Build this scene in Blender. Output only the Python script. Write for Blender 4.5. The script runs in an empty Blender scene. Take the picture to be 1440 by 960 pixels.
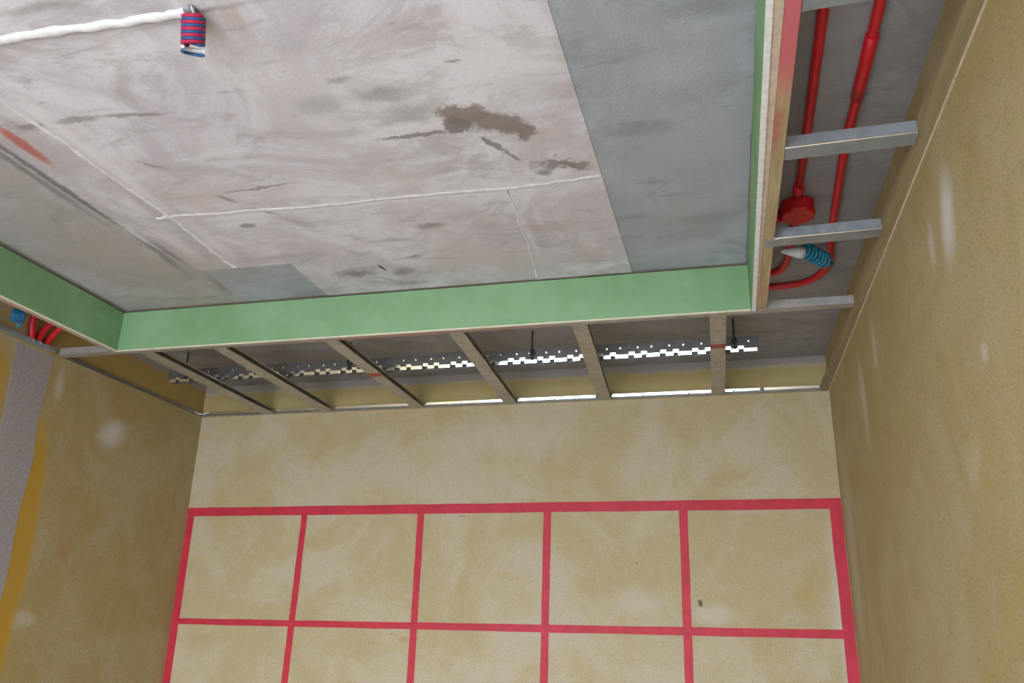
import bpy, math, random
from mathutils import Matrix, Vector
random.seed(7)
scene = bpy.context.scene
C = scene.collection

# ------------------------------------------------------------------ camera
cam_d = bpy.data.cameras.new('camera')
cam = bpy.data.objects.new('camera', cam_d); C.objects.link(cam)
R = Vector((0.97138333, 0.2364945, 0.02201768)); U = Vector((0.05878499, -0.32919534, 0.94243024))
F = Vector((-0.23012769, 0.91416671, 0.3336772))
m = Matrix((R, U, -F)).transposed().to_4x4(); m.translation = (0, 0, 1.6)
cam.matrix_world = m
cam_d.sensor_fit = 'HORIZONTAL'; cam_d.sensor_width = 36.0
cam_d.lens = 1171.76 / 1440 * 36; cam_d.clip_start = 0.01
scene.camera = cam

# ------------------------------------------------------------------ light and exposure
vs = scene.view_settings
vs.view_transform = 'Standard'; vs.look = 'None'; vs.gamma = 1.0; vs.use_curve_mapping = False
vs.exposure = 2.33
w = bpy.data.worlds.new('overcast_sky'); scene.world = w; w.use_nodes = True
bg = w.node_tree.nodes['Background']
bg.inputs[0].default_value = (0.86, 0.935, 1.0, 1); bg.inputs[1].default_value = 3.0

# ------------------------------------------------------------------ room dimensions (metres)
XL, XR, D, YF = -2.52, 0.48, 3.616, -1.5       # left wall, right wall, back wall, window wall
HS = 2.769                                      # underside of the slab
HG = 2.608                                      # underside of the hung frame
WX0, WX1, WZ0, WZ1 = -2.35, 0.20, 0.06, 2.45     # balcony opening behind the camera

portal_d = bpy.data.lights.new('balcony_daylight', 'AREA'); portal_d.shape = 'RECTANGLE'
portal_d.size = WX1-WX0; portal_d.size_y = WZ1-WZ0; portal_d.cycles.is_portal = True
portal = bpy.data.objects.new('balcony_daylight', portal_d); C.objects.link(portal)
portal.location = ((WX0+WX1)/2, YF-0.1, (WZ0+WZ1)/2); portal.rotation_euler = (math.radians(90), 0, 0)

# ------------------------------------------------------------------ node helpers
class NB:
    def __init__(s, name, rough=0.8, metal=0.0, spec=0.3):
        s.m = bpy.data.materials.new(name); s.m.use_nodes = True
        s.t = s.m.node_tree; s.b = s.t.nodes['Principled BSDF']
        s.b.inputs['Roughness'].default_value = rough; s.b.inputs['Metallic'].default_value = metal
        s.b.inputs['Specular IOR Level'].default_value = spec
        s.P = s.t.nodes.new('ShaderNodeNewGeometry').outputs['Position']
    def put(s, sock, v):
        if isinstance(v, bpy.types.NodeSocket): s.t.links.new(v, sock)
        elif v is not None:
            if sock.type == 'RGBA' and len(v) == 3: v = (*v, 1)
            sock.default_value = v
    def node(s, typ, **kw):
        n = s.t.nodes.new(typ)
        for k, v in kw.items(): setattr(n, k, v)
        return n
    def vm(s, op, a, b=None):
        n = s.node('ShaderNodeVectorMath', operation=op); s.put(n.inputs[0], a); s.put(n.inputs[1], b)
        return n.outputs['Value'] if op == 'LENGTH' else n.outputs[0]
    def ma(s, op, a, b=None):
        n = s.node('ShaderNodeMath', operation=op); s.put(n.inputs[0], a); s.put(n.inputs[1], b); return n.outputs[0]
    def noise(s, scale, detail=4.0, rough=0.55, vec=None, stretch=None, off=0.0, color=False, dist=0.0):
        v = vec or s.P
        if stretch or off:
            mp = s.node('ShaderNodeMapping'); s.put(mp.inputs['Vector'], v)
            mp.inputs['Scale'].default_value = stretch or (1, 1, 1); mp.inputs['Location'].default_value = (off, off*1.3, -off)
            v = mp.outputs[0]
        n = s.node('ShaderNodeTexNoise'); s.put(n.inputs['Vector'], v)
        n.inputs['Scale'].default_value = scale; n.inputs['Detail'].default_value = detail
        n.inputs['Roughness'].default_value = rough; n.inputs['Distortion'].default_value = dist
        return n.outputs['Color'] if color else n.outputs[0]
    def rng(s, v, a, b, c=0.0, d=1.0):
        n = s.node('ShaderNodeMapRange', interpolation_type='SMOOTHSTEP'); s.put(n.inputs[0], v)
        for i, q in enumerate((a, b, c, d)): n.inputs[i+1].default_value = q
        return n.outputs[0]
    def mix(s, f, a, b):
        n = s.node('ShaderNodeMix', data_type='RGBA'); s.put(n.inputs[0], f); s.put(n.inputs[6], a); s.put(n.inputs[7], b)
        return n.outputs[2]
    def blob(s, c, r, soft=0.4, wob=0.0, wscale=12.0, rot=0.0, axis='Z', wdet=4.0):
        p = s.P
        if wob:
            key = (wscale, wdet)
            if not hasattr(s, 'wc'): s.wc = {}
            if key not in s.wc:
                s.wc[key] = s.vm('SUBTRACT', s.noise(wscale, 8.0, 0.72, color=True), (0.5, 0.5, 0.5))
            p = s.vm('ADD', p, s.vm('MULTIPLY', s.wc[key], (wob, wob, wob)))
        p = s.vm('SUBTRACT', p, c)
        if rot:
            v = s.node('ShaderNodeVectorRotate', rotation_type=axis+'_AXIS'); s.put(v.inputs['Vector'], p)
            v.inputs['Angle'].default_value = -rot; p = v.outputs[0]
        d = s.vm('LENGTH', s.vm('DIVIDE', p, r))
        return s.rng(d, 1.0, max(0.0, 1.0-soft))
    def over(s, base, col, mask, amt=1.0):
        return s.mix(s.ma('MULTIPLY', mask, amt) if amt != 1.0 else mask, base, col)
    def done(s, col, bump=None, strength=0.2, dist=0.002):
        s.put(s.b.inputs['Base Color'], col)
        if bump is not None:
            n = s.node('ShaderNodeBump'); s.put(n.inputs['Height'], bump)
            n.inputs['Strength'].default_value = strength; n.inputs['Distance'].default_value = dist
            s.t.links.new(n.outputs[0], s.b.inputs['Normal'])
        return s.m

M = {}
def plain(name, col, rough=0.6, metal=0.0, var=0.12, scale=30, bump=0.1, spec=0.3):
    k = NB(name, rough, metal, spec); n = k.noise(scale, 4)
    dk = tuple(c*(1-var) for c in col); lt = tuple(min(1, c*(1+var)) for c in col)
    M[name] = k.done(k.mix(k.rng(n, .3, .7), dk, lt), n, bump)

# yellow primer on the walls: one paint, patchy coverage, with marks of its own on each wall
def wall_paint(name, base, pale, deep, marks, speck=.55):
    k = NB(name, 0.75, spec=0.25)
    a = k.rng(k.noise(2.0, 8, .66, dist=.8), .42, .60); b = k.rng(k.noise(3.3, 8, .66, off=7, dist=1.0), .50, .64)
    c = k.mix(a, base, pale); c = k.mix(k.ma('MULTIPLY', b, .42), c, deep)
    sw = k.rng(k.noise(5, 8, .7, off=3, stretch=(1, 1, .6), dist=1.5), .5, .66)
    c = k.mix(k.ma('MULTIPLY', sw, .45), c, pale)
    sp = k.rng(k.noise(190, 2, .7), .52, .68); c = k.mix(k.ma('MULTIPLY', sp, speck), c, tuple(x*.45 for x in base))
    for col, args, amt in marks: c = k.over(c, col, k.blob(**args), amt)
    M[name] = k.done(c, k.ma('ADD', k.noise(160, 3), k.noise(9, 4)), .18, .002)

GREY = (.36, .33, .33); CHALK = (.62, .60, .58); ORANGE = (.48, .275, .03); OCHRE = (.42, .30, .09)
wall_paint('primer_back', (.465, .38, .232), (.515, .447, .33), (.45, .345, .17), [
    (CHALK, dict(c=(-1.0, D, 2.45), r=(.5, 1, .12), soft=.9, wob=.3, wscale=3), .25),
    (CHALK, dict(c=(.46, D, 1.75), r=(.07, 1, .5), soft=.8, wob=.08), .5),
    (CHALK, dict(c=(-.05, D, 1.70), r=(.12, 1, .05), soft=.8, wob=.1), .4),
    (CHALK, dict(c=(-.35, D, 1.75), r=(.14, 1, .08), soft=.9, wob=.15), .35),
    ((.15, .10, .06), dict(c=(-.098, D, 1.744), r=(.011, 1, .018), soft=.4, wob=.01, wscale=60, rot=-.3, axis='Y'), .9),
    ((.18, .14, .10), dict(c=(-1.121, D, 2.103), r=(.028, 1, .003), soft=.6, wob=.006, wscale=60), .8),
    ((.42, .24, .10), dict(c=(-1.36, D, 1.575), r=(.035, 1, .02), soft=.9, wob=.06), .5),
    ((.18, .14, .10), dict(c=(-1.42, D, 1.60), r=(.006, 1, .005), soft=.5), .7),
    ((.2, .15, .1), dict(c=(-.35, D, 1.90), r=(.005, 1, .004), soft=.5), .7),
    (OCHRE, dict(c=(.33, D, 1.80), r=(.06, 1, .16), soft=.9, wob=.2), .45),
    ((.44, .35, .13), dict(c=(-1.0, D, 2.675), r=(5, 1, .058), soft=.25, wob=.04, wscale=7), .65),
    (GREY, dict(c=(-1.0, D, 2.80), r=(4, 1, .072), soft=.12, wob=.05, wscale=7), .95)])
wall_paint('primer_left', (.40, .305, .145), (.44, .36, .22), (.40, .28, .09), [
    (CHALK, dict(c=(XL, 3.0, 2.385), r=(1, .13, .08), soft=.95, wob=.05, rot=.5, axis='X'), .85),
    (CHALK, dict(c=(XL, 2.66, 2.50), r=(1, .04, .09), soft=.9, wob=.05), .45),
    (CHALK, dict(c=(XL, 2.72, 1.62), r=(1, .10, .05), soft=.9, wob=.15), .35),
    (ORANGE, dict(c=(XL, 2.60, 1.86), r=(1, .115, .58), soft=.35, wob=.07, wscale=9), .9),
    (ORANGE, dict(c=(XL, 2.36, 2.42), r=(1, .07, .2), soft=.5, wob=.06, wscale=9), .75),
    (ORANGE, dict(c=(XL, 2.62, 1.45), r=(1, .07, .22), soft=.6, wob=.08, wscale=9), .75),
    ((.42, .20, .07), dict(c=(XL, 2.85, 1.88), r=(1, .05, .03), soft=.9, wob=.1), .5),
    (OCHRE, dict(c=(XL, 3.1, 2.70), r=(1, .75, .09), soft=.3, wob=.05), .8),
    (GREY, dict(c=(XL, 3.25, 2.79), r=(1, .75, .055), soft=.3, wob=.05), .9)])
wall_paint('primer_right', (.395, .305, .145), (.43, .345, .20), (.39, .28, .09), [
    (CHALK, dict(c=(XR, 1.66, 2.42), r=(1, .07, .14), soft=.95, wob=.05, rot=.35, axis='X'), .95),
    (CHALK, dict(c=(XR, 1.80, 2.42), r=(1, .04, .07), soft=.95, wob=.05), .55),
    (CHALK, dict(c=(XR, 2.55, 2.45), r=(1, .05, .12), soft=.95, wob=.05), .4),
    (CHALK, dict(c=(XR, 2.83, 2.36), r=(1, .07, .22), soft=.95, wob=.08), .5),
    (CHALK, dict(c=(XR, 1.58, 2.10), r=(1, .03, .03), soft=.9, wob=.03), .45),
    (CHALK, dict(c=(XR, 1.75, 1.93), r=(1, .10, .06), soft=.9, wob=.15), .2),
    (CHALK, dict(c=(XR, 3.45, 1.95), r=(1, .16, .6), soft=.9, wob=.1), .35),
    (ORANGE, dict(c=(XR, 1.25, 1.35), r=(1, .06, .1), soft=.9, wob=.1), .4)])

# cast concrete of the slab: what was shuttered by different sheets came out differently
def concrete(name, base, pale, dark, warm, marks=(), speck=.2, sc=1.0):
    k = NB(name, 0.85, spec=0.2)
    c = k.mix(k.rng(k.noise(2.6*sc, 9, .70, dist=.9), .42, .60), base, pale)
    c = k.mix(k.ma('MULTIPLY', k.rng(k.noise(4.2*sc, 7, .68, off=11, dist=1.1, stretch=(.7, 1.2, 1)), .50, .64), .65), c, dark)
    c = k.mix(k.ma('MULTIPLY', k.rng(k.noise(2.1*sc, 8, .66, off=5, dist=.6), .48, .62), .7), c, warm)
    st = k.rng(k.noise(10, 7, .7, off=21, stretch=(.45, 1.6, 1), dist=.6), .56, .68); c = k.mix(k.ma('MULTIPLY', st, .40), c, tuple(x*.55 for x in base))
    sp = k.rng(k.noise(190, 2, .7), .54, .70); c = k.mix(k.ma('MULTIPLY', sp, speck), c, tuple(x*.5 for x in base))
    for col, args, amt in marks: c = k.over(c, col, k.blob(**args), amt)
    M[name] = k.done(c, k.ma('ADD', k.noise(120, 3), k.noise(7, 6)), .25, .003)
BR = (.27, .215, .20); BRD = (.22, .19, .185); SW = (.78, .755, .82)
def bm(x, y, rx, ry, col=BR, amt=.9, soft=.45, wob=.12, wscale=20, rot=0.0):
    return (col, dict(c=(x, y, HS), r=(rx, ry, 1), soft=soft, wob=wob, wscale=wscale, rot=rot), amt)
concrete('slab_pale', (.59, .55, .62), (.74, .72, .81), (.45, .415, .455), (.60, .535, .55), [
    bm(-.75, 1.50, .38, .30, SW, .4, 1, .2, 5), bm(-.38, 1.45, .2, .2, SW, .45, 1, .2, 5), bm(-.9, 1.88, .5, .05, SW, .45, .9, .05),
    bm(-.95, 1.35, .16, .12, SW, .35, 1, .2, 5), bm(-.6, 1.99, .45, .06, SW, .4, .9, .08),
    bm(-.9, 1.955, .75, .035, SW, .8, .9, .05), bm(-1.535, 1.6, .035, .5, SW, .7, .9, .05), bm(-1.52, 2.1, .04, .2, SW, .6, .9, .06), bm(-1.3, 1.97, .12, .04, SW, .6, .8, .05), bm(-.52, 2.25, .02, .3, SW, .4, .9, .03),
    bm(-.535, 1.60, .075, .055), bm(-.46, 1.655, .085, .052, rot=.5), bm(-.565, 1.645, .05, .035, BRD),
    bm(-.405, 1.705, .035, .03), bm(-.68, 1.665, .13, .010, BRD, .8, .6, .05, 30), bm(-.50, 1.74, .05, .014, BRD, .8, .5, .05, 30, 1.0),
    bm(-.465, 1.80, .05, .010, BRD, .75, .6, .05, 30, 1.1),
    bm(-.36, 1.865, .085, .036, BRD, .75, .7, .16, 25), bm(-.31, 1.88, .06, .028, BRD, .7, .7, .14, 25, .6), bm(-.40, 1.90, .03, .02, BRD, .7, .6, .05, 25),
    bm(-.70, 1.49, .10, .04, BRD, .5, .8, .08), bm(-.77, 1.42, .05, .02, BRD, .45, .8, .06), bm(-.50, 1.41, .025, .007, BRD, .6, .6, .02),
    bm(-.66, 1.58, .11, .05, (.40, .38, .41), .7, .9, .1), bm(-.85, 1.50, .10, .06, (.38, .36, .38), .55, .9, .1),
    bm(-1.20, 1.82, .15, .008, BRD, .75, .7, .05, 30, -.06), bm(-1.32, 1.86, .05, .012, BRD, .6, .7, .06, 30, .9), bm(-1.25, 1.95, .06, .010, BRD, .55, .7, .06, 30, .7),
    bm(-1.42, 1.65, .05, .008, BRD, .6, .7, .05, 30, .8), bm(-1.32, 1.44, .12, .012, BRD, .65, .7, .03, 20, .15), bm(-1.47, 1.43, .09, .018, BRD, .6, .7, .04, 20),
    bm(-1.05, 1.16, .35, .012, BRD, .6, .8, .03, 25), bm(-1.25, 1.08, .2, .02, BRD, .45, .9, .05, 25), bm(-.90, 1.20, .04, .07, (.44, .34, .28), .5, .9, .04),
    bm(-.92, 2.33, .035, .02, BRD, .5, .8, .05), bm(-1.35, 2.02, .04, .02, BRD, .7, .6, .02), bm(-1.16, 2.42, .11, .055, BRD, .75, .9, .09), bm(-1.00, 2.43, .07, .045, BRD, .7, .9, .06),
    bm(-.80, 2.13, .08, .026, BRD, .6, .8, .05), bm(-.45, 2.2, .12, .05, (.50, .40, .385), .6, .9, .08), bm(-.36, 2.4, .1, .12, (.52, .42, .40), .5, .9, .08),
    bm(-1.06, 2.39, .006, .035, (.05, .05, .05), .95, .5, .004, 30, -.2), bm(-1.0, 2.53, .12, .03, BRD, .4, .9, .07)], .12)
concrete('slab_grey', (.375, .395, .46), (.445, .475, .555), (.305, .31, .34), (.40, .40, .435), [
    bm(.02, 1.36, .16, .06, (.23, .23, .245), .6, .9, .1), bm(-.14, 1.75, .14, .05, (.25, .25, .27), .55, .9, .1), bm(-.20, 2.2, .08, .03, (.25, .25, .27), .5, .9, .08),
    bm(-.05, 2.45, .16, .09, (.50, .52, .58), .5, .9, .1), bm(0, 2.25, .12, .06, (.27, .27, .29), .5, .9, .1), bm(-.05, 1.55, .15, .10, (.48, .50, .56), .5, .9, .1)], .2)
concrete('slab_left', (.43, .405, .42), (.49, .47, .495), (.36, .34, .35), (.45, .41, .40), [bm(-1.785, 1.6, .022, .5, (.2, .195, .2), .7, .9, .03, 25), bm(-1.745, 2.12, .024, .30, (.2, .195, .2), .7, .9, .03, 25, .09), bm(-1.70, 2.42, .024, .16, (.24, .235, .24), .55, .9, .03, 25, .1)], .4, 1.3)
concrete('slab_strip', (.53, .495, .555), (.68, .655, .735), (.42, .395, .43), (.52, .47, .48), [
    ((.50, .13, .11), dict(c=(-1.688, 1.50, HS), r=(.026, .13, 1), soft=.6, wob=.03, wscale=30), .85),
    bm(-1.752, 1.7, .020, .6, (.18, .175, .18), .9, .8, .03, 25), bm(-1.715, 2.25, .024, .34, (.22, .215, .22), .8, .8, .03, 25),
    bm(-1.62, 1.85, .04, .12, SW, .6, .9, .05), bm(-1.64, 2.1, .05, .18, SW, .5, .9, .05), bm(-1.60, 1.43, .08, .015, BRD, .6, .8, .03, 25)], .2)
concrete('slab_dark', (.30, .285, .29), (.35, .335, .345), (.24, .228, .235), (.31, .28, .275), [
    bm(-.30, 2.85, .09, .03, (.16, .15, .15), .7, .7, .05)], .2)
plain('plaster_white', (.78, .77, .83), .8, var=.08, scale=40, bump=.3)
plain('plaster_ridge', (.74, .715, .77), .85, var=.1, scale=40, bump=.3)
plain('plaster_grey', (.35, .31, .32), .9, var=.12, scale=110, bump=.25)
plain('screed', (.52, .52, .53), .9, var=.1, scale=6)
plain('frame_aluminium', (.55, .56, .57), .4, .8)
plain('outdoor_paving', (.42, .41, .39), .9)
plain('tape_red', (.52, .030, .058), .55, var=.10, scale=25, bump=.05)
plain('conduit_red', (.60, .012, .022), .35, var=.12, scale=18, bump=.03, spec=.5)
plain('box_red', (.58, .014, .020), .45, var=.15, scale=18, bump=.05, spec=.4)
plain('wire_red', (.50, .02, .08), .4, var=.1); plain('wire_blue', (.03, .10, .26), .4, var=.1)
plain('wire_teal', (.02, .22, .33), .4, var=.35, scale=60); plain('wire_white', (.72, .75, .80), .5, var=.05)
plain('wire_navy', (.02, .14, .34), .45, var=.2)
plain('marker_red', (.36, .09, .07), .7)
plain('rod_steel', (.10, .10, .10), .5, .6)
plain('gypsum_core', (.80, .80, .82), .9, var=.08, scale=60)
plain('gypsum_paper', (.80, .76, .67), .85, var=.08, scale=30)
plain('plywood_edge', (.62, .50, .41), .8, var=.12, scale=50)
plain('steel_dark', (.30, .30, .32), .45, .9, var=.1)

k = NB('board_green', .8, spec=.2)
c = k.mix(k.rng(k.noise(3, 6, .6), .35, .65), (.195, .35, .18), (.25, .42, .24))
c = k.mix(k.ma('MULTIPLY', k.rng(k.noise(9, 6, .6, off=4), .52, .72), .35), c, (.27, .45, .32))
c = k.mix(k.ma('MULTIPLY', k.rng(k.noise(200, 2), .6, .75), .25), c, (.09, .2, .1))
M['board_green'] = k.done(c, k.noise(150, 3), .1)

k = NB('batten_timber', .8, spec=.2)
c = k.mix(k.rng(k.noise(8, 6, .6, stretch=(6, .5, 6)), .35, .65), (.40, .31, .18), (.50, .40, .25))
c = k.over(c, (.62, .14, .18), k.blob(c=(.165, 1.0, 2.61), r=(1, .52, 1), soft=.38, wob=.12, wscale=14), .92)
c = k.over(c, (.52, .12, .12), k.blob(c=(.158, 1.56, 2.61), r=(.02, .12, 1), soft=.7, wob=.04), .6)
c = k.over(c, (.55, .22, .18), k.blob(c=(.165, 2.43, 2.61), r=(.03, .06, 1), soft=.9, wob=.04), .5)
M['batten_timber'] = k.done(c, k.noise(40, 5, stretch=(6, .5, 6)), .2)
k = NB('batten_tan', .85, spec=.15)
c = k.mix(k.rng(k.noise(8, 6, .6, stretch=(6, .5, 6)), .35, .65), (.28, .22, .125), (.33, .265, .16))
M['batten_tan'] = k.done(c, k.noise(60, 5), .3)
k = NB('batten_pink', .85, spec=.15)
c = k.mix(k.rng(k.noise(8, 6, .6), .35, .65), (.42, .33, .26), (.48, .37, .31))
M['batten_pink'] = k.done(c, k.noise(60, 5), .2)

def metal(name, col, rough, var=.12, red=False, bump=.08, met=1.0):
    k = NB(name, rough, met)
    n = k.noise(26, 4); c = k.mix(k.rng(n, .3, .7), tuple(x*(1-var) for x in col), tuple(min(1, x*(1+var)) for x in col))
    if red:
        c = k.over(c, (.50, .22, .20), k.blob(c=(-1.0, 2.61, 2.61), r=(.7, .1, 1), soft=.8, wob=.3, wscale=6), .6)
    M[name] = k.done(c, k.noise(12, 3), bump, .004)
metal('galvanised', (.35, .39, .45), .42, met=.55)
metal('galvanised_dull', (.46, .43, .38), .5, met=.5)
metal('galvanised_red', (.46, .45, .45), .45, red=True, met=.55)
metal('bright_zinc', (.95, .96, .98), .16, .03, bump=.06)

# ------------------------------------------------------------------ mesh helpers
class MB:
    def __init__(s): s.v = []; s.f = []
    def add(s, v, f):
        o = len(s.v); s.v += [tuple(p) for p in v]; s.f += [tuple(i+o for i in q) for q in f]; return s
    def box(s, x0, x1, y0, y1, z0, z1):
        return s.add([(x0, y0, z0), (x1, y0, z0), (x1, y1, z0), (x0, y1, z0), (x0, y0, z1), (x1, y0, z1), (x1, y1, z1), (x0, y1, z1)],
                     [(3, 2, 1, 0), (4, 5, 6, 7), (0, 1, 5, 4), (1, 2, 6, 5), (2, 3, 7, 6), (3, 0, 4, 7)])
    def prism(s, prof, f0, f1):          # profile points -> two ends
        n = len(prof); a = [f0(*p) for p in prof]; b = [f1(*p) for p in prof]
        return s.add(a+b, [tuple(range(n))[::-1], tuple(range(n, 2*n))]+[(i, (i+1) % n, n+(i+1) % n, n+i) for i in range(n)])
    def tube(s, pts, r, seg=10, cap=True):
        pts = [Vector(p) for p in pts]; n = len(pts); rs = r if isinstance(r, (list, tuple)) else [r]*n
        t = (pts[1]-pts[0]).normalized(); ref = Vector((0, 0, 1)) if abs(t.z) < .9 else Vector((1, 0, 0))
        nrm = t.cross(ref).normalized(); o = len(s.v)
        for i, p in enumerate(pts):
            tt = (pts[min(i+1, n-1)]-pts[max(i-1, 0)]).normalized()
            nrm = (nrm-tt*nrm.dot(tt)).normalized(); bn = tt.cross(nrm)
            for j in range(seg):
                a = 2*math.pi*j/seg; s.v.append(tuple(p+(nrm*math.cos(a)+bn*math.sin(a))*rs[i]))
        for i in range(n-1):
            for j in range(seg):
                j2 = (j+1) % seg; s.f.append((o+i*seg+j, o+i*seg+j2, o+(i+1)*seg+j2, o+(i+1)*seg+j))
        if cap:
            s.f.append(tuple(o+j for j in range(seg))[::-1]); s.f.append(tuple(o+(n-1)*seg+j for j in range(seg)))
        return s
    def build(s, name, mat, parent=None, smooth=False, bevel=0.0):
        off = Vector(parent.get('base', (0, 0, 0))) if parent else Vector((0, 0, 0))
        me = bpy.data.meshes.new(name); me.from_pydata([tuple(Vector(p)-off) for p in s.v], [], s.f)
        me.materials.append(M[mat]); me.validate(); me.update()
        if smooth:
            for p in me.polygons: p.use_smooth = len(p.vertices) == 4
        o = bpy.data.objects.new(name, me); C.objects.link(o)
        if parent: o.parent = parent; o['base'] = list(off)
        if bevel:
            b = o.modifiers.new('bevel', 'BEVEL'); b.width = bevel; b.segments = 2; b.limit_method = 'ANGLE'
        return o
def strip_base(o):
    if 'base' in o: del o['base']
def tag(o, label, cat, group=None):
    o['label'] = label; o['category'] = cat
    if group: o['group'] = group
    return o
def thing(name, loc, label, cat, group=None):
    o = bpy.data.objects.new(name, None); C.objects.link(o); o.location = loc; o['base'] = list(loc)
    o.empty_display_size = .05
    return tag(o, label, cat, group)
def struct(o): o['kind'] = 'structure'; return o
def spline(pts, n=8):                    # Catmull-Rom through points
    pts = [Vector(p) for p in pts]; P = [2*pts[0]-pts[1]]+pts+[2*pts[-1]-pts[-2]]; out = []
    for i in range(1, len(P)-2):
        a, b, c, d = P[i-1:i+3]
        for k in range(n):
            t = k/n; out.append(.5*((2*b)+(c-a)*t+(2*a-5*b+4*c-d)*t*t+(3*b-a-3*c+d)*t**3))
    return out+[pts[-1]]

# ------------------------------------------------------------------ the shell
T = .12
wall_back = struct(MB().box(XL-T, XR+T, D, D+T, 0, HS).build('wall_back', 'primer_back'))
wall_left = struct(MB().box(XL-T, XL, YF-T, D, 0, HS).build('wall_left', 'primer_left'))
wall_right = struct(MB().box(XR, XR+T, YF-T, D, 0, HS).build('wall_right', 'primer_right'))
fw = MB()
fw.box(XL, WX0, YF-T, YF, 0, HS); fw.box(WX1, XR, YF-T, YF, 0, HS)
fw.box(WX0, WX1, YF-T, YF, WZ1, HS); fw.box(WX0, WX1, YF-T, YF, 0, WZ0)
struct(fw.build('wall_front', 'primer_right'))
struct(MB().box(XL-T, XR+T, YF-T, D+T, -.1, 0).build('floor', 'screed'))
struct(MB().box(-14, 12, -16, YF-T, -.16, -.06).build('ground', 'outdoor_paving'))
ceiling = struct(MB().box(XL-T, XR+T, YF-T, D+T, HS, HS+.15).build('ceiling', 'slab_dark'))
win = MB(); e = .05
win.box(WX0, WX1, YF-.08, YF-.03, WZ1-e, WZ1); win.box(WX0, WX1, YF-.08, YF-.03, WZ0, WZ0+e)
win.box(WX0, WX0+e, YF-.08, YF-.03, WZ0+e, WZ1-e); win.box(WX1-e, WX1, YF-.08, YF-.03, WZ0+e, WZ1-e)
struct(win.build('window_1', 'frame_aluminium'))

# marks of the shuttering: plates with slightly different level, uneven edges
def plate(x0, x1, y0, y1, t, mat, wob=.0015, name='concrete_panel'):
    pts = []
    def edge(a, b):
        n = max(2, int((Vector(b)-Vector(a)).length/.12))
        for i in range(n):
            q = Vector(a).lerp(Vector(b), i/n); pts.append((q.x+random.uniform(-wob, wob), q.y+random.uniform(-wob, wob)))
    edge((x0, y0), (x1, y0)); edge((x1, y0), (x1, y1)); edge((x1, y1), (x0, y1)); edge((x0, y1), (x0, y0))
    return MB().prism(pts, lambda x, y: (x, y, HS-t), lambda x, y: (x, y, HS+.002)).build(name, mat, ceiling)
MB().prism([(-1.565, YF), (-.330, YF), (-.267, 1.28), (-.253, 1.951), (-.70, 1.953), (-1.2, 1.950), (-1.565, 1.945)],
           lambda x, y: (x, y, HS-.004), lambda x, y: (x, y, HS+.002)).build('concrete_panel', 'slab_pale', ceiling)
MB().prism([(-.534, 1.9515), (-.253, 1.9515), (-.238, 2.583), (-.566, 2.583)],
           lambda x, y: (x, y, HS-.0045), lambda x, y: (x, y, HS+.002)).build('concrete_panel', 'slab_pale', ceiling)
MB().prism([(-1.565, 1.948), (-1.2, 1.9505), (-.525, 1.953), (-.525, 2.583), (-1.352, 2.583), (-1.354, 2.299), (-1.565, 2.297)],
           lambda x, y: (x, y, HS-.0035), lambda x, y: (x, y, HS+.002)).build('concrete_panel', 'slab_pale', ceiling)
plate(-1.68, -1.345, 2.300, 2.583, .0012, 'slab_grey')
plate(-.300, .130, YF, 2.583, .0015, 'slab_grey')
MB().prism([(-1.775, YF), (-1.560, YF), (-1.560, 2.299), (-1.695, 2.301), (-1.735, 2.1), (-1.755, 1.9), (-1.770, 1.6)],
           lambda x, y: (x, y, HS-.003), lambda x, y: (x, y, HS+.002)).build('concrete_panel', 'slab_strip', ceiling)
plate(-2.20, -1.680, YF, 2.583, .0015, 'slab_left')

def ridge(pts, wid, h, mat='plaster_ridge', name='joint_ridge', jit=.004):
    c = spline(pts, 6); mb = MB(); sec = []
    for i, p in enumerate(c):
        t = (c[min(i+1, len(c)-1)]-c[max(i-1, 0)]).normalized(); nn = Vector((-t.y, t.x, 0))
        ww = wid*(.5+random.uniform(-.15, .15)); jj = random.uniform(-jit, jit)
        ctr = p+nn*jj
        sec.append([ctr-nn*ww, ctr-nn*ww*.55-Vector((0, 0, h*.8)), ctr-Vector((0, 0, h*random.uniform(.8, 1.1))), ctr+nn*ww*.55-Vector((0, 0, h*.8)), ctr+nn*ww])
    v = [q for s_ in sec for q in s_]; f = []
    for i in range(len(sec)-1):
        for j in range(4): f.append((i*5+j, i*5+j+1, i*5+6+j, i*5+5+j))
        f.append((i*5+4, i*5, i*5+5, i*5+9))
    f.append((0, 1, 2, 3, 4)); n = (len(sec)-1)*5; f.append((n+4, n+3, n+2, n+1, n))
    return mb.add(v, f).build(name, mat, ceiling, smooth=True)
z = HS-.001
ridge([(-1.60, 1.928, z), (-1.5, 1.925, z), (-1.11, 1.948, z), (-.8, 1.952, z), (-.5, 1.962, z), (-.255, 1.948, z)], .024, .0050)
ridge([(-1.585, .3, z), (-1.585, .9, z), (-1.59, 1.33, z), (-1.575, 1.5, z), (-1.57, 1.67, z), (-1.555, 1.92, z), (-1.56, 2.14, z), (-1.56, 2.29, z)], .022, .0050)
ridge([(-.522, 1.97, z), (-.53, 2.2, z), (-.56, 2.56, z)], .008, .0055)
ridge([(-1.9, 1.13, z), (-1.42, 1.145, z), (-1.231, 1.15, z), (-1.081, 1.154, z), (-.979, 1.153, z)], .030, .012, 'plaster_white', 'plaster_fill')

# mortar-filled cable chase in the left wall
pts = []
for i in range(25):
    zz = 2.60-i*.1; pts.append((2.425+random.uniform(-.008, .008), zz))
for i in range(25):
    zz = .20+i*.1; pts.append((2.600+random.uniform(-.010, .010), zz))
MB().prism(pts, lambda y, zz: (XL-.005, y, zz), lambda y, zz: (XL+.0012, y, zz)).build('plaster_patch', 'plaster_grey', wall_left)

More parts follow.
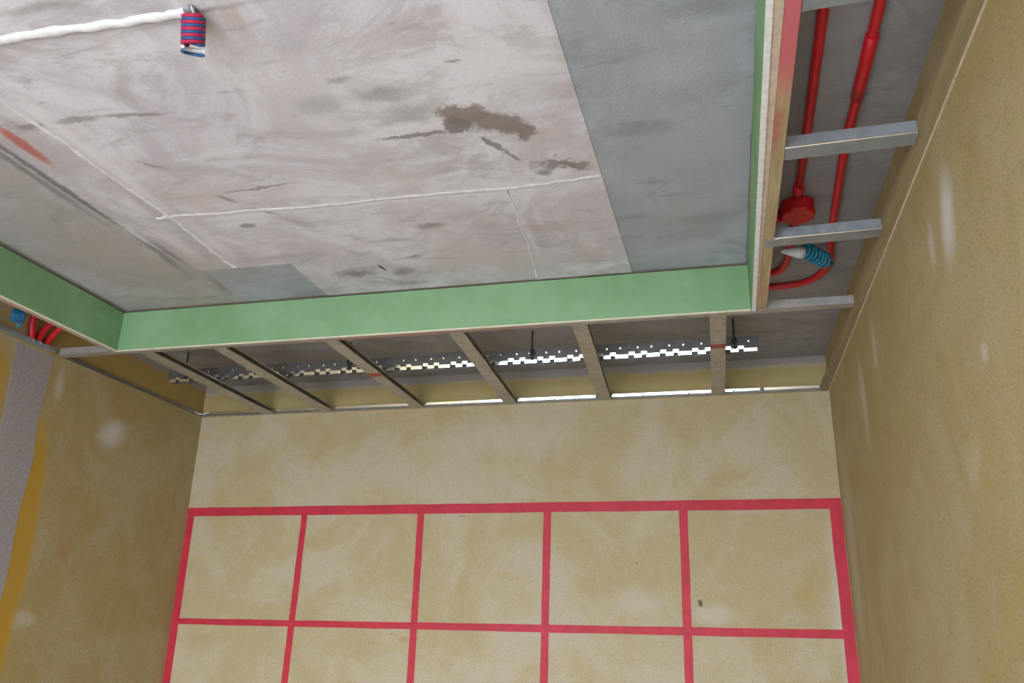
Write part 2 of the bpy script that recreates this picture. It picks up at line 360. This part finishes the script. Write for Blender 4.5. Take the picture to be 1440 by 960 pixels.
# ------------------------------------------------------------------ hung frame
YB, FL, FR = 2.580, -2.213, .132     # inner faces of the green boards
HT = HS-.012                          # a dark gap is left under the slab
Y0 = -.6
def board(loc, label, boxes):
    o = thing('drywall_board', loc, label, 'drywall board')
    for nm, mt, bx in boxes: MB().box(*bx).build(nm, mt, o, bevel=0)
    return o
board((FL, YB, 2.604), 'long green drywall strip hanging parallel to the wall with the red tape grid', [
    ('face_paper', 'board_green', (FL, FR+.003, YB, YB+.001, 2.603, HT)),
    ('gypsum_core', 'gypsum_paper', (FL, FR+.003, YB+.001, YB+.012, 2.600, HT))])
board((FL, Y0, 2.604), 'shaded green drywall strip along the bay with the blue cable coil', [
    ('face_paper', 'board_green', (FL-.001, FL, Y0, YB-.001, 2.603, HT)),
    ('gypsum_core', 'gypsum_paper', (FL-.012, FL-.001, Y0, YB+.012, 2.600, HT))])
rb = thing('drywall_board', (FR, Y0, 2.604), 'green drywall strip with thick white edge fixed to the red-sprayed batten', 'drywall board')
def sx(y): return .1365-.0095*(YB-y)
def skew(d0, d1, z0, z1, y1):            # this strip is not quite square to the room
    return MB().prism([(0, z0), (1, z0), (1, z1), (0, z1)], lambda t, zz: ((sx(Y0)+d0)*(1-t)+t*(d1 if d1 > .1 else sx(Y0)+d1), Y0, zz),
                      lambda t, zz: ((sx(y1)+d0)*(1-t)+t*(d1 if d1 > .1 else sx(y1)+d1), y1, zz))
skew(0, .001, 2.603, HT, YB+.014).build('face_paper', 'board_green', rb)
skew(.001, .013, 2.600, HT, YB+.014).build('gypsum_core', 'gypsum_core', rb)
tag(skew(.0132, .1545, 2.604, 2.75, YB+.004).build('plywood_strip', 'plywood_edge'),
    'thin pinkish plywood strip between the white drywall edge and the sprayed batten', 'plywood strip')
tag(MB().box(FR+.023, FR+.051, Y0, YB+.004, 2.605, 2.66).build('timber_batten', 'batten_timber', bevel=.001),
    'tan timber batten sprayed red along part of its underside beside the red conduits', 'timber batten')
tag(MB().box(FL-.045, FL-.0125, Y0, YB-.002, 2.605, 2.65).build('timber_batten', 'batten_pink', bevel=.001),
    'pale brown timber batten behind the shaded green strip near the blue cable coil', 'timber batten')
wb = thing('wall_batten', (XR, 0, HG), 'tan timber batten screwed along the wall beside the red conduits', 'timber batten')
MB().box(.448, XR-.0005, Y0, D-.0005, 2.611, 2.638).build('batten', 'batten_tan', wb)
MB().box(XR-.0035, XR-.0005, Y0, D-.0005, 2.607, 2.611).build('edge_line', 'plywood_edge', wb)  # thin pinkish line along the batten's lower edge at the wall

def chan_profile(w, h, t=.0012, lip=.007):
    return [(-w/2, 0), (w/2, 0), (w/2, h), (w/2-lip, h), (w/2-lip, h-t), (w/2-t, h-t), (w/2-t, t), (-w/2+t, t), (-w/2+t, h-t), (-w/2+lip, h-t), (-w/2+lip, h), (-w/2, h)]
def channel(label, A, B, wdt=.052, h=.026, mat='galvanised_dull', group=None, name='ceiling_channel', tabend=None, mark=None):
    A = Vector(A); B = Vector(B); t = (B-A).normalized(); n = Vector((t.y, -t.x, 0))
    o = thing(name, A, label, 'metal channel', group)
    pf = chan_profile(wdt, h)
    if name == 'ceiling_channel' and 'tape-grid' in (group or ''):      # these lie on edge: open towards the conduit side
        w2, t_ = wdt/2, .0012
        pf = [(-w2, 0), (w2, 0), (w2, .005), (w2-t_, .005), (w2-t_, t_), (-w2+t_, t_), (-w2+t_, h-t_), (w2-t_, h-t_), (w2-t_, h-.004), (w2, h-.004), (w2, h), (-w2, h)]
    MB().prism(pf, lambda x, z_: A+n*x+Vector((0, 0, z_)), lambda x, z_: B+n*x+Vector((0, 0, z_))).build('profile', mat, o)
    if group == 'short channels beside the red conduits':
        q = n*(wdt/2)+Vector((0, 0, .0015))
        MB().tube([A+q, B+q], .0016, 6).build('edge_highlight', 'bright_zinc', o)  # bright tube added to draw the highlight along the lower edge
    if tabend:
        Q = A-t*tabend
        MB().prism([(-wdt/2+.002, -.0012), (wdt/2-.002, -.0012), (wdt/2-.002, 0), (-wdt/2+.002, 0)], lambda x, z_: Q+n*x+Vector((0, 0, z_)), lambda x, z_: A+t*.01+n*x+Vector((0, 0, z_))).build('end_tab', mat, o)
    if mark:
        q = A+t*mark
        MB().prism([(-wdt/2, -.0004), (wdt/2, -.0004), (wdt/2, 0), (-wdt/2, 0)], lambda x, z_: q-t*.022+n*x+Vector((0, 0, z_)), lambda x, z_: q+t*.022+n*x+Vector((0, 0, z_))).build('marker_stripe', 'marker_red', o)
    return o
YC0, YC1 = YB+.0125, YB+.050
channel('long galvanised channel behind the green strip, spanning from wall to wall', (XL+.03, (YC0+YC1)/2+.002, HG-.002), (.447, (YC0+YC1)/2+.002, HG-.002), YC1-YC0, .027, 'galvanised_red', name='cross_channel')
backs = [(-2.127, -2.135), (-1.812, -1.820), (-1.349, -1.356), (-.868, -.905), (-.428, -.470), (.032, .024)]
ords = ['first', 'second', 'third', 'fourth', 'fifth', 'sixth']
for i, (a, b) in enumerate(backs):
    channel('galvanised channel meeting the tape-grid wall, %s of six counted from the mortar-striped wall' % ords[i],
            (a, YC1+.004, HG), (b, 3.588, HG), .054, .026, 'galvanised_dull', 'short channels running to the tape-grid wall', mark={2: .43, 5: .31}.get(i))
rights = [(1.195, 'short galvanised channel bridging to the wall over the red-sprayed end of the batten'),
          (1.671, 'short galvanised channel crossing under both straight red conduits past the junction box'),
          (2.112, 'short galvanised channel between the red junction box and the teal wire coil')]
for y, lb in rights:
    channel(lb, (FR+.052, y, HG-.003), (.4475, y-.008, HG-.003), .048, .030, 'galvanised', 'short channels beside the red conduits', tabend=.024 if y > 2 else None)

# perimeter channels on the walls
pc = thing('wall_channel', (XL, D, HG), 'shiny galvanised perimeter channel screwed to the tape-grid wall', 'metal channel')
def flange(x0, x1, mat='bright_zinc', lean=.0033):
    y = 3.590
    MB().prism([(y, 2.619), (y+.001, 2.619), (y+.001-lean, 2.619+.011), (y-lean, 2.619+.011)], lambda yy, zz: (x0, yy, zz), lambda yy, zz: (x1, yy, zz)).build('flange', mat, pc)
MB().box(XL+.004, .447, 3.590, D-.0005, 2.611, 2.612).build('bottom_web', 'galvanised_dull', pc)
MB().box(XL+.004, .447, 3.589, 3.590, 2.611, 2.619).build('bottom_lip', 'steel_dark', pc)
for a, b in ((XL+.012, -2.172), (-2.098, -1.857), (-1.783, -1.40), (-1.32, -.94), (-.87, -.512), (-.437, -.006), (.054, .20), (.215, .440)): flange(a, b)
for x in (-1.62, -1.14, -.70, -.61, -.30, -.10, .09, .20):
    MB().tube([(x, 3.590, 2.622), (x+.0005, 3.581, 2.620)], [.005, .004], 8).build('screw', 'galvanised', pc)
pl = thing('wall_channel', (XL, 0, HG), 'dark perimeter channel along the wall with the mortar-filled chase', 'metal channel')
MB().box(XL+.0035, XL+.016, 2.66, D-.03, 2.612, 2.613).build('bottom_web', 'steel_dark', pl)  # far section in a darker metal than the near one
MB().box(XL+.015, XL+.016, 2.66, D-.03, 2.613, 2.622).build('flange', 'steel_dark', pl)
MB().box(XL+.0035, XL+.028, .2, 2.575, 2.612, 2.613).build('bottom_web', 'galvanised', pl)
MB().box(XL+.027, XL+.028, .2, 2.575, 2.613, 2.625).build('flange', 'galvanised', pl)

# perforated carrying runner with its punched, castellated edge
ru = thing('perforated_runner', (-2.37, 3.12, 2.66), 'long perforated runner with bright notched edge hung above the back channels', 'metal runner')
RX0, RX1, RY = -2.37, .182, 3.105
ZB = 2.652
MB().box(RX0, RX1, RY, RY+.0012, ZB, ZB+.045).build('near_flange', 'steel_dark', ru)
MB().box(RX0, RX1, RY+.028, RY+.0292, ZB-.014, ZB+.045).build('far_flange', 'steel_dark', ru)
MB().box(RX0, RX1, RY+.0012, RY+.028, ZB+.0438, ZB+.045).build('top_web', 'steel_dark', ru)
def tabmesh(wd, z0, z1):
    tl = math.tan(math.radians(17)); y0 = -.0005
    zt = z1-z0; mb = MB().prism([(y0+zt*0, 0), (y0+.001, 0), (y0+.001-0, zt), (y0-tl*zt, zt)][0:2]+[(y0+.001-tl*zt, zt), (y0-tl*zt, zt)],
        lambda yy, zz: (-wd/2, yy, zz), lambda yy, zz: (wd/2, yy, zz))
    me = bpy.data.meshes.new('tab'); me.from_pydata(mb.v, [], mb.f); me.materials.append(M['bright_zinc']); return me
wide, narrow, step = tabmesh(.050, 0, .013), tabmesh(.029, 0, .013), tabmesh(.022, 0, .012)
per = .1215; base = Vector(ru['base']); dm = MB()
n = int((RX1-RX0)/per)
for i in range(n+1):
    x0 = RX1-.008-i*per
    for me, dx, dz in ((wide, -.025, -.016), (step, -.059, -.005), (narrow, -.083, -.016), (step, -.107, -.005)):
        x = x0+dx
        if x < RX0+.02: continue
        o = bpy.data.objects.new('tab', me); C.objects.link(o); o.parent = ru
        o.location = Vector((x, RY-.001, ZB+dz))-base
    for dx in (-.030, -.083):
        x = x0+dx
        if x > RX0+.02: dm.tube([(x, RY-.0002, ZB+.026), (x, RY-.0035, ZB+.0245)], [.0048, .0035], 8)
dm.build('hole_glints', 'bright_zinc', ru)['kind'] = 'stuff'  # bright discs standing in for reflections seen through the holes
for i, x in enumerate((-2.275, -1.49, -.695, .092)):
    yr = RY-.0105
    o = thing('threaded_rod', (x, yr, HS), 'thin dark threaded rod hanging the perforated runner, %s of four from the mortar-striped wall' % ords[i], 'threaded rod', 'rods of the perforated runner')
    MB().tube([(x, yr, HS-.0005), (x, yr, ZB-.006)], .0042, 8).build('rod', 'rod_steel', o)
    MB().tube([(x, yr, ZB+.030), (x, yr, ZB+.037)], .0095, 6).build('nut', 'rod_steel', o)
    MB().box(x-.011, x+.011, yr, RY-.0003, ZB+.018, ZB+.0295).build('hanger_clip', 'rod_steel', o)

# ------------------------------------------------------------------ red conduits on the slab
rc = .0112; zc = HS-rc-.0005
c1 = thing('red_conduit', (.252, 1.0, zc), 'straight red plastic conduit running along the slab into the red junction box', 'conduit')
MB().tube([(.246, -.4, zc), (.249, .8, zc), (.252, 1.4, zc), (.257, 1.83, zc), (.258, 2.135, zc)], rc, 14).build('pipe', 'conduit_red', c1, True)
MB().tube([(.2578, 2.085, zc), (.258, 2.142, zc)], [rc+.003, rc+.004], 14).build('collar', 'conduit_red', c1, True)
jb = thing('junction_box', (.260, 2.205, HS), 'red round junction box on the slab between red conduits', 'junction box')
def ring(cx, cy, r, n=8): return [(cx+r*math.cos(2*math.pi*(i+.5)/n), cy+r*math.sin(2*math.pi*(i+.5)/n)) for i in range(n)]
MB().prism(ring(.262, 2.208, .048), lambda x, y: (x, y, HS-.0005), lambda x, y: (.262+(x-.262)*.97, 2.208+(y-2.208)*.97, HS-.040)).build('body', 'box_red', jb, bevel=.003)
MB().prism(ring(.262, 2.208, .050), lambda x, y: (x, y, HS-.0405), lambda x, y: (.262+(x-.262)*.9, 2.208+(y-2.208)*.9, HS-.046)).build('lid', 'box_red', jb, bevel=.002)
MB().tube([(.222, 2.238, zc-.006), (.205, 2.258, zc-.006)], [.020, .017], 12).build('hub', 'box_red', jb, True)
MB().tube([(.260, 2.250, zc-.004), (.260, 2.300, zc-.004)], [.017, .014], 12).build('hub', 'box_red', jb, True)
c3 = thing('red_conduit', (.26, 2.3, zc), 'short red conduit leaving the junction box and curving behind the batten', 'conduit')
MB().tube(spline([(.260, 2.302, zc), (.260, 2.40, zc), (.2595, 2.50, zc), (.255, 2.59, zc), (.238, 2.645, zc), (.205, 2.665, zc), (.150, 2.668, zc)], 7), rc, 14).build('pipe', 'conduit_red', c3, True)
c2 = thing('red_conduit', (.36, 1.0, zc), 'long red conduit with a coupling, passing the teal wire coil and bending sharply', 'conduit')
MB().tube(spline([(.360, -.4, zc), (.357, .8, zc), (.355, 1.39, zc), (.355, 1.70, zc), (.353, 1.90, zc), (.364, 2.2, zc), (.377, 2.44, zc), (.388, 2.58, zc), (.378, 2.675, zc), (.345, 2.745, zc), (.290, 2.775, zc), (.215, 2.782, zc), (.120, 2.784, zc)], 7), rc, 14).build('pipe', 'conduit_red', c2, True)
MB().tube([(.355, 1.50, zc), (.355, 1.585, zc), (.3545, 1.64, zc), (.354, 1.715, zc)], [rc+.0025, rc+.003, rc+.003, rc+.003], 14).build('coupling', 'conduit_red', c2, True)

def helix(A, B, r, turns, ph=0.0, n=14, squash=1.0):
    A = Vector(A); B = Vector(B); t = (B-A).normalized(); ref = Vector((0, 1, 0)) if abs(t.y) < .9 else Vector((0, 0, 1))
    u = t.cross(ref).normalized(); v = t.cross(u); N = int(turns*n)
    return [A.lerp(B, i/N)+u*math.cos(2*math.pi*i/n+ph)*r+v*math.sin(2*math.pi*i/n+ph)*r*squash for i in range(N+1)]
# teal wire coil by the bend
tc = thing('wire_coil', (.32, 2.46, HS), 'teal wire wound in a coil with a white wrapped end between two red conduits', 'wire coil')
MB().tube(helix((.292, 2.415, 2.720), (.366, 2.500, 2.713), .021, 7, .4), .0048, 7).build('winding', 'wire_teal', tc, True)
MB().tube(spline([(.366, 2.520, 2.713), (.383, 2.53, 2.715), (.389, 2.545, 2.722), (.389, 2.56, 2.735)], 5), .0045, 7).build('lead', 'wire_teal', tc, True)
MB().tube([(.292, 2.425, 2.713), (.275, 2.418, 2.712), (.225, 2.398, 2.712)], [.018, .017, .005], 10).build('wrapped_end', 'wire_white', tc, True)

# wires hanging from the plastered chase in the slab
hc = thing('wire_coil', (-.966, 1.158, HS), 'red and blue wire coil hanging from the slab beside the white plaster line', 'wire coil')
A = Vector((-.958, 1.152, 2.750)); ax = Vector((-.20, .46, -.80)).normalized(); B = A+ax*.056
MB().tube(helix(A, B, .0205, 4.6, 0), .0040, 7).build('red_winding', 'wire_red', hc, True)
MB().tube(helix(A, B, .0205, 4.6, math.pi), .0038, 7).build('blue_winding', 'wire_blue', hc, True)
MB().tube(helix(B+ax*.006, B+ax*.009, .0195, .6, 2.2), .0036, 7).build('white_loop', 'wire_white', hc, True)
MB().tube(helix(B+ax*.014, B+ax*.018, .0205, .62, 2.2), .0036, 7).build('loose_tail', 'wire_blue', hc, True)
MB().tube(spline([(-.960, 1.142, HS-.001), (-.958, 1.144, 2.762), (-.957, 1.150, 2.754), (-.955, 1.156, 2.746)], 5), .006, 7).build('lead', 'steel_dark', hc, True)

# left bay: conduit bends rising out of the chase and a coil of blue cable
for i, (y, top, lb) in enumerate(((2.452, 2.70, 'red conduit bend rising from the wall chase closest to the blue cable coil'),
                                  (2.497, 2.675, 'middle one of three red conduit bends above the mortar-filled chase'),
                                  (2.540, 2.665, 'red conduit bend above the mortar-filled chase closest to the corner channel'))):
    o = thing('conduit_bend', (XL, y, 2.6), lb, 'conduit', 'red bends above the chase')
    MB().tube(spline([(XL+.015, y, 2.618), (XL+.015, y+.002, 2.645), (XL+.020, y+.008, top), (XL+.05, y+.02, top+.045), (XL+.11, y+.03, zc-.004), (XL+.215, y+.032, zc-.004)] if i else
        [(XL+.015, y+.012, 2.618), (XL+.015, y+.008, 2.65), (XL+.018, y-.004, 2.69), (XL+.04, y-.012, 2.735), (XL+.10, y-.012, zc-.004), (XL+.215, y-.012, zc-.004)], 6), .0125, 12).build('pipe', 'conduit_red', o, True)
    MB().tube([(XL+.015, y+(0 if i else .012), 2.6135), (XL+.015, y+(0 if i else .012), 2.628)], .0145, 12).build('collar', 'plaster_grey', o, True)
bc = thing('wire_coil', (-2.45, 2.34, 2.66), 'small tangled coil of blue cable hanging beside the red conduit bends', 'wire coil')
MB().tube(helix((-2.462, 2.315, 2.664), (-2.446, 2.345, 2.668), .019, 5, 0), .0062, 7).build('winding', 'wire_navy', bc, True)
MB().tube(spline([(-2.45, 2.345, 2.655), (-2.455, 2.35, 2.640), (-2.462, 2.345, 2.630)], 5), .0055, 7).build('tail', 'wire_teal', bc, True)
MB().tube(spline([(-2.446, 2.345, 2.687), (-2.440, 2.36, 2.71), (-2.43, 2.38, HS-.0005)], 5), .005, 7).build('lead', 'wire_navy', bc, True)

# ------------------------------------------------------------------ red tape grid on the back wall
YT = D-.0003
def tape(name, A, B, w0, w1, label, horiz):
    A = Vector(A); B = Vector(B); n = 24; a = []; b = []
    for i in range(n+1):
        t = i/n; p = A.lerp(B, t); h = (w0+(w1-w0)*t)/2; j1 = random.uniform(-.0009, .0009); j2 = random.uniform(-.0009, .0009)
        if horiz: a.append((p.x, p.y-h+j1)); b.append((p.x, p.y+h+j2))
        else: a.append((p.x-h+j1, p.y)); b.append((p.x+h+j2, p.y))
    prof = a+b[::-1]; th = .0006 if horiz else .0004
    o = MB().prism(prof, lambda x, zz: (x, YT-th, zz), lambda x, zz: (x, YT, zz)).build('red_tape', 'tape_red')
    return tag(o, label, 'tape', 'red tape strips of the wall grid')
ZL = .62
tape('t', (XL+.001, 2.137), (XR-.001, 2.138), .041, .044, 'wide red tape strip forming the top border of the wall grid', True)
tape('t', (XL+.03, 1.634), (XR-.03, 1.636), .026, .034, 'thin horizontal red tape strip crossing all the uprights of the wall grid', True)
tape('t', (XL+.020, 2.117), (XL+.019, ZL), .038, .042, 'wide upright red tape border beside the wall with the mortar stripe', False)
tape('t', (XR-.024, 2.117), (XR-.021, ZL), .046, .042, 'wide upright red tape border beside the wall with the tan batten', False)
for i, (x, x2) in enumerate(((-1.895, -1.908), (-1.317, -1.322), (-.733, -.742), (-.149, -.156))):
    tape('t', (x, 2.118), (x2-(x-x2)*1.1, ZL), .030 + .002*i, .033, 'thin upright red tape strip, %s inner one from the mortar-striped wall' % ords[i], False)

for o in bpy.data.objects: strip_base(o)
